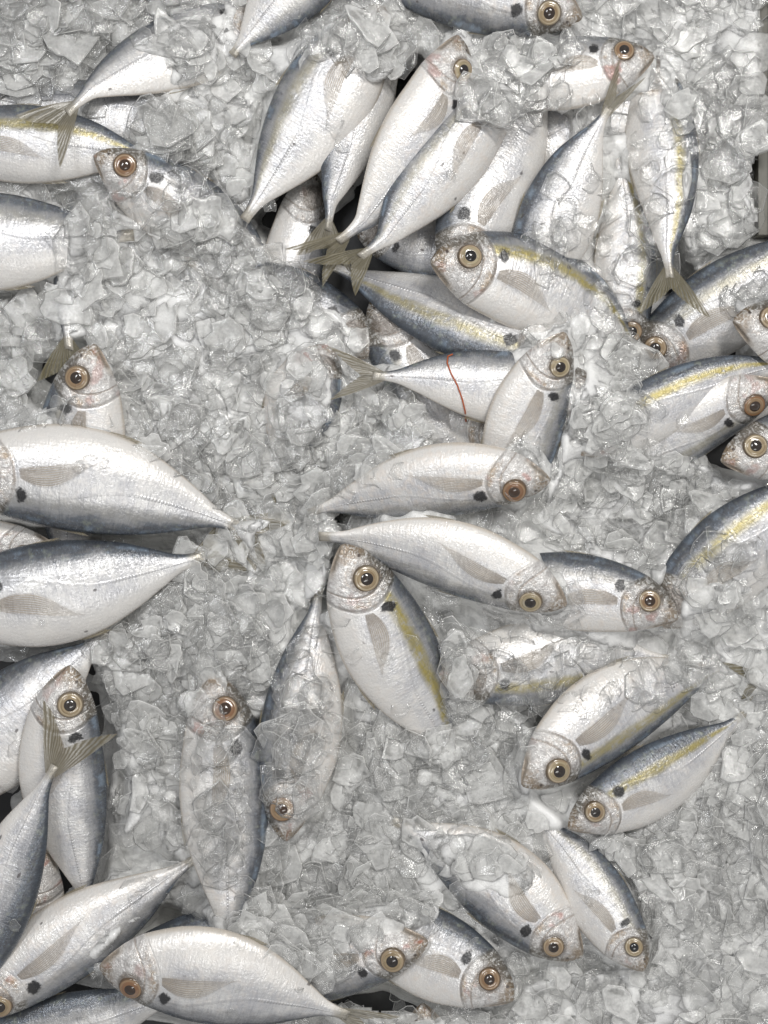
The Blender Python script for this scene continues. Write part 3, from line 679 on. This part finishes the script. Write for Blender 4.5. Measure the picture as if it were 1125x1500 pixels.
def bed():
    V = np.empty((H_ * W_, 3))
    k = S * (D - SURF) / D
    V[:, 0] = ((PXg - 562.5) * k).ravel(); V[:, 1] = (-(PYg - 750) * k).ravel(); V[:, 2] = SURF.ravel()
    idx = np.arange(H_ * W_).reshape(H_, W_)
    kx = ((PXg - 562.5) * k < .2695) | (PYg > 335)
    kq = kx[:-1, :-1] & kx[1:, 1:]
    F = np.stack([idx[:-1, :-1], idx[1:, :-1], idx[1:, 1:], idx[:-1, 1:]], -1)[kq]
    return V, F.reshape(-1, 4)
bv, bf = bed()

# flakes: closed irregular plates, a few dozen shapes laid at random angles
K = 11
def proto():
    a = np.sort(rng.uniform(0, 2 * np.pi, K)); a = np.linspace(0, 2 * np.pi, K, endpoint=False) * .5 + a * .5
    r = rng.uniform(.62, 1.2, K); r = r * .85 + np.roll(r, 1) * .15
    el = rng.uniform(.42, 1.0)
    o = np.stack([np.cos(a) * r, np.sin(a) * r * el, np.zeros(K)], 1)
    th = rng.uniform(.012, .032)
    cv = rng.normal(0, .12, 3)
    def rel(p): return cv[0] * p[:, 0] ** 2 + cv[1] * p[:, 1] ** 2 + cv[2] * p[:, 0] * p[:, 1]
    t1 = o * .62; t1[:, 2] += rng.normal(0, .03, K)
    t0 = o * .93
    v = np.concatenate([[[0, 0, 0]], t1, t0, o, [[0, 0, 0]]])
    z = np.concatenate([[th], np.full(K, th), np.full(K, th * .9), np.zeros(K), [-th]])
    v[:, 2] += z + rel(v)
    rim = np.concatenate([[0], np.full(K, .25), np.full(K, .8), np.ones(K), [0]])
    f = []
    for j in range(K):
        k = (j + 1) % K
        f.append((0, 1 + j, 1 + k, 1 + k)); f.append((1 + j, 1 + K + j, 1 + K + k, 1 + k))
        f.append((1 + K + j, 1 + 2*K + j, 1 + 2*K + k, 1 + K + k)); f.append((1 + 2*K + j, 1 + 3*K, 1 + 3*K, 1 + 2*K + k))
    tri = [(a, b, c) for a, b, c, d in f if c == d or b == c]
    tri = [t if len(set(t)) == 3 else None for t in tri]
    F = []
    for q in f:
        u = []
        for i in q:
            if i not in u: u.append(i)
        if len(u) == 3: F.append(u)
        else: F += [[u[0], u[1], u[2]], [u[0], u[2], u[3]]]
    return v, np.array(F), rim
PROT = [proto() for _ in range(40)]
FV, FF2, FA = [], [], []
fo = 0
def put_flake(xp, yp, z, size, tilt, opac):
    global fo
    v, F, rim = PROT[rng.integers(len(PROT))]
    az = rng.uniform(0, 6.283); ta = rng.uniform(0, 6.283)
    ca, sa = math.cos(az), math.sin(az)
    Rz = np.array([[ca, -sa, 0], [sa, ca, 0], [0, 0, 1]])
    ax = np.array([math.cos(ta), math.sin(ta), 0]); c, s_ = math.cos(tilt), math.sin(tilt)
    Kx = np.array([[0, 0, ax[1]], [0, 0, -ax[0]], [-ax[1], ax[0], 0]])
    Rt = np.eye(3) + s_ * Kx + (1 - c) * Kx @ Kx
    q = (v * size) @ (Rt @ Rz).T
    P = px((xp, yp), z)
    FV.append(q + np.array(P)); FF2.append(F + fo); fo += len(v)
    A = np.empty((len(v), 3)); A[:, 0] = rim; A[:, 1] = opac; A[:, 2] = 0; FA.append(A)
def samp(A, xp, yp):
    j = min(max(int(round((xp - X0) / STEP)), 0), W_ - 1); i = min(max(int(round((yp - Y0) / STEP)), 0), H_ - 1)
    return A[i, j]
tops = blur(HC, 1.0); haze = vnoise(14)
NF = 8200
cnt = 0
while cnt < NF:
    xp = rng.uniform(X0, X1); yp = rng.uniform(Y0, Y1)
    m = samp(mt, xp, yp); v = samp(mv, xp, yp)
    dens = max(m, v * .6, .85 * (1 - samp(gap, xp, yp)) * (samp(HC, xp, yp) < samp(SURF, xp, yp) + .002))
    if rng.uniform() > dens: continue
    cnt += 1
    if m > .15 or v < .1:
        zb = samp(SURF, xp, yp) + rng.uniform(-.0015, .0035)
    else:
        zb = samp(tops, xp, yp) + rng.uniform(0.0, .003)
    dia = min(78.0, float(np.exp(rng.normal(math.log(41), .42)))); size = .5 * S * dia
    hz = samp(haze, xp, yp)
    if hz > .3 and rng.uniform() < .6: continue
    tilt = abs(rng.normal(0, .25)) if (rng.uniform() < .88 or dia > 40) else rng.uniform(.4, 1.2)
    put_flake(xp, yp, zb, size, tilt, (rng.uniform(.03, .15) if v > .4 else rng.uniform(.03, .12)) if m < .5 else (rng.uniform(.02, .12) if rng.uniform() < .5 else rng.uniform(.12, .5)))
# stray bits in the gaps and on the fish
for _ in range(500):
    xp = rng.uniform(X0, X1); yp = rng.uniform(Y0, Y1)
    if samp(mt, xp, yp) > .1: continue
    zb = samp(HC, xp, yp)
    if rng.uniform() < (.75 if zb > .02 else samp(gap, xp, yp) * .8): continue
    put_flake(xp, yp, zb + .001, .5 * S * rng.uniform(12, 34), abs(rng.normal(0, .3)), rng.uniform(.04, .16))
FV = np.concatenate(FV); FF2 = np.concatenate(FF2); FA = np.concatenate(FA)
nb = len(bv)
allv = np.concatenate([bv, FV]).astype(np.float32)
att = np.concatenate([np.zeros((nb, 3)), FA]).astype(np.float32)
me = bpy.data.meshes.new('crushed_ice')
nq, ntri = len(bf), len(FF2)
me.vertices.add(len(allv)); me.vertices.foreach_set('co', allv.ravel())
me.loops.add(nq * 4 + ntri * 3); me.loops.foreach_set('vertex_index', np.concatenate([bf.ravel(), (FF2 + nb).ravel()]).astype(np.int32))
me.polygons.add(nq + ntri)
me.polygons.foreach_set('loop_start', np.concatenate([np.arange(nq) * 4, nq * 4 + np.arange(ntri) * 3]).astype(np.int32))
me.polygons.foreach_set('material_index', np.concatenate([np.zeros(nq), np.ones(ntri)]).astype(np.int32))
me.polygons.foreach_set('use_smooth', np.ones(nq + ntri, dtype=bool))
me.materials.append(M_SLUSH); me.materials.append(M_FLAKE)
a = me.attributes.new('flake', 'FLOAT_VECTOR', 'POINT'); a.data.foreach_set('vector', att.ravel())
me.update(); me.validate()
ice = bpy.data.objects.new('crushed_ice', me); COL.objects.link(ice)
ice['kind'] = 'stuff'; ice['label'] = 'grey white crushed flake ice heaped between and over the fish'; ice['category'] = 'ice'

# ------------------------------------------------------------ red thread
def tube(name, pts, rad, mat):
    V = []; n = 8
    for i, p in enumerate(pts):
        t = (pts[min(i + 1, len(pts) - 1)] - pts[max(i - 1, 0)]).normalized()
        a = t.cross(Vector((0, 0, 1))).normalized(); b = t.cross(a)
        for k in range(n):
            an = 2 * math.pi * k / n; V.append(p + a * (rad * math.cos(an)) + b * (rad * math.sin(an)))
    return mk(name, V, grid_faces(len(pts), n, True) + [tuple(range(n)), tuple(range((len(pts)-1)*n, len(pts)*n))], mat)
ctrl = [(663,519),(656,522),(655,532),(661,548),(670,565),(677,585),(681,602),(683,622)]
pts = []
for i in range(len(ctrl) - 1):
    for q in range(5):
        t = q / 5; c = ((ctrl[i][0]*(1-t) + ctrl[i+1][0]*t), (ctrl[i][1]*(1-t) + ctrl[i+1][1]*t))
        d = (px(c, 0) - cl).normalized(); h = bvh.ray_cast(cl, d)
        pts.append((h[0] if h[0] is not None else px(c, .02)) + Vector((0, 0, .0008)))
th = tube('red_thread', pts, .00052, M_RED)
th['label'] = 'thin red thread curving across a silver fish flank'; th['category'] = 'thread'
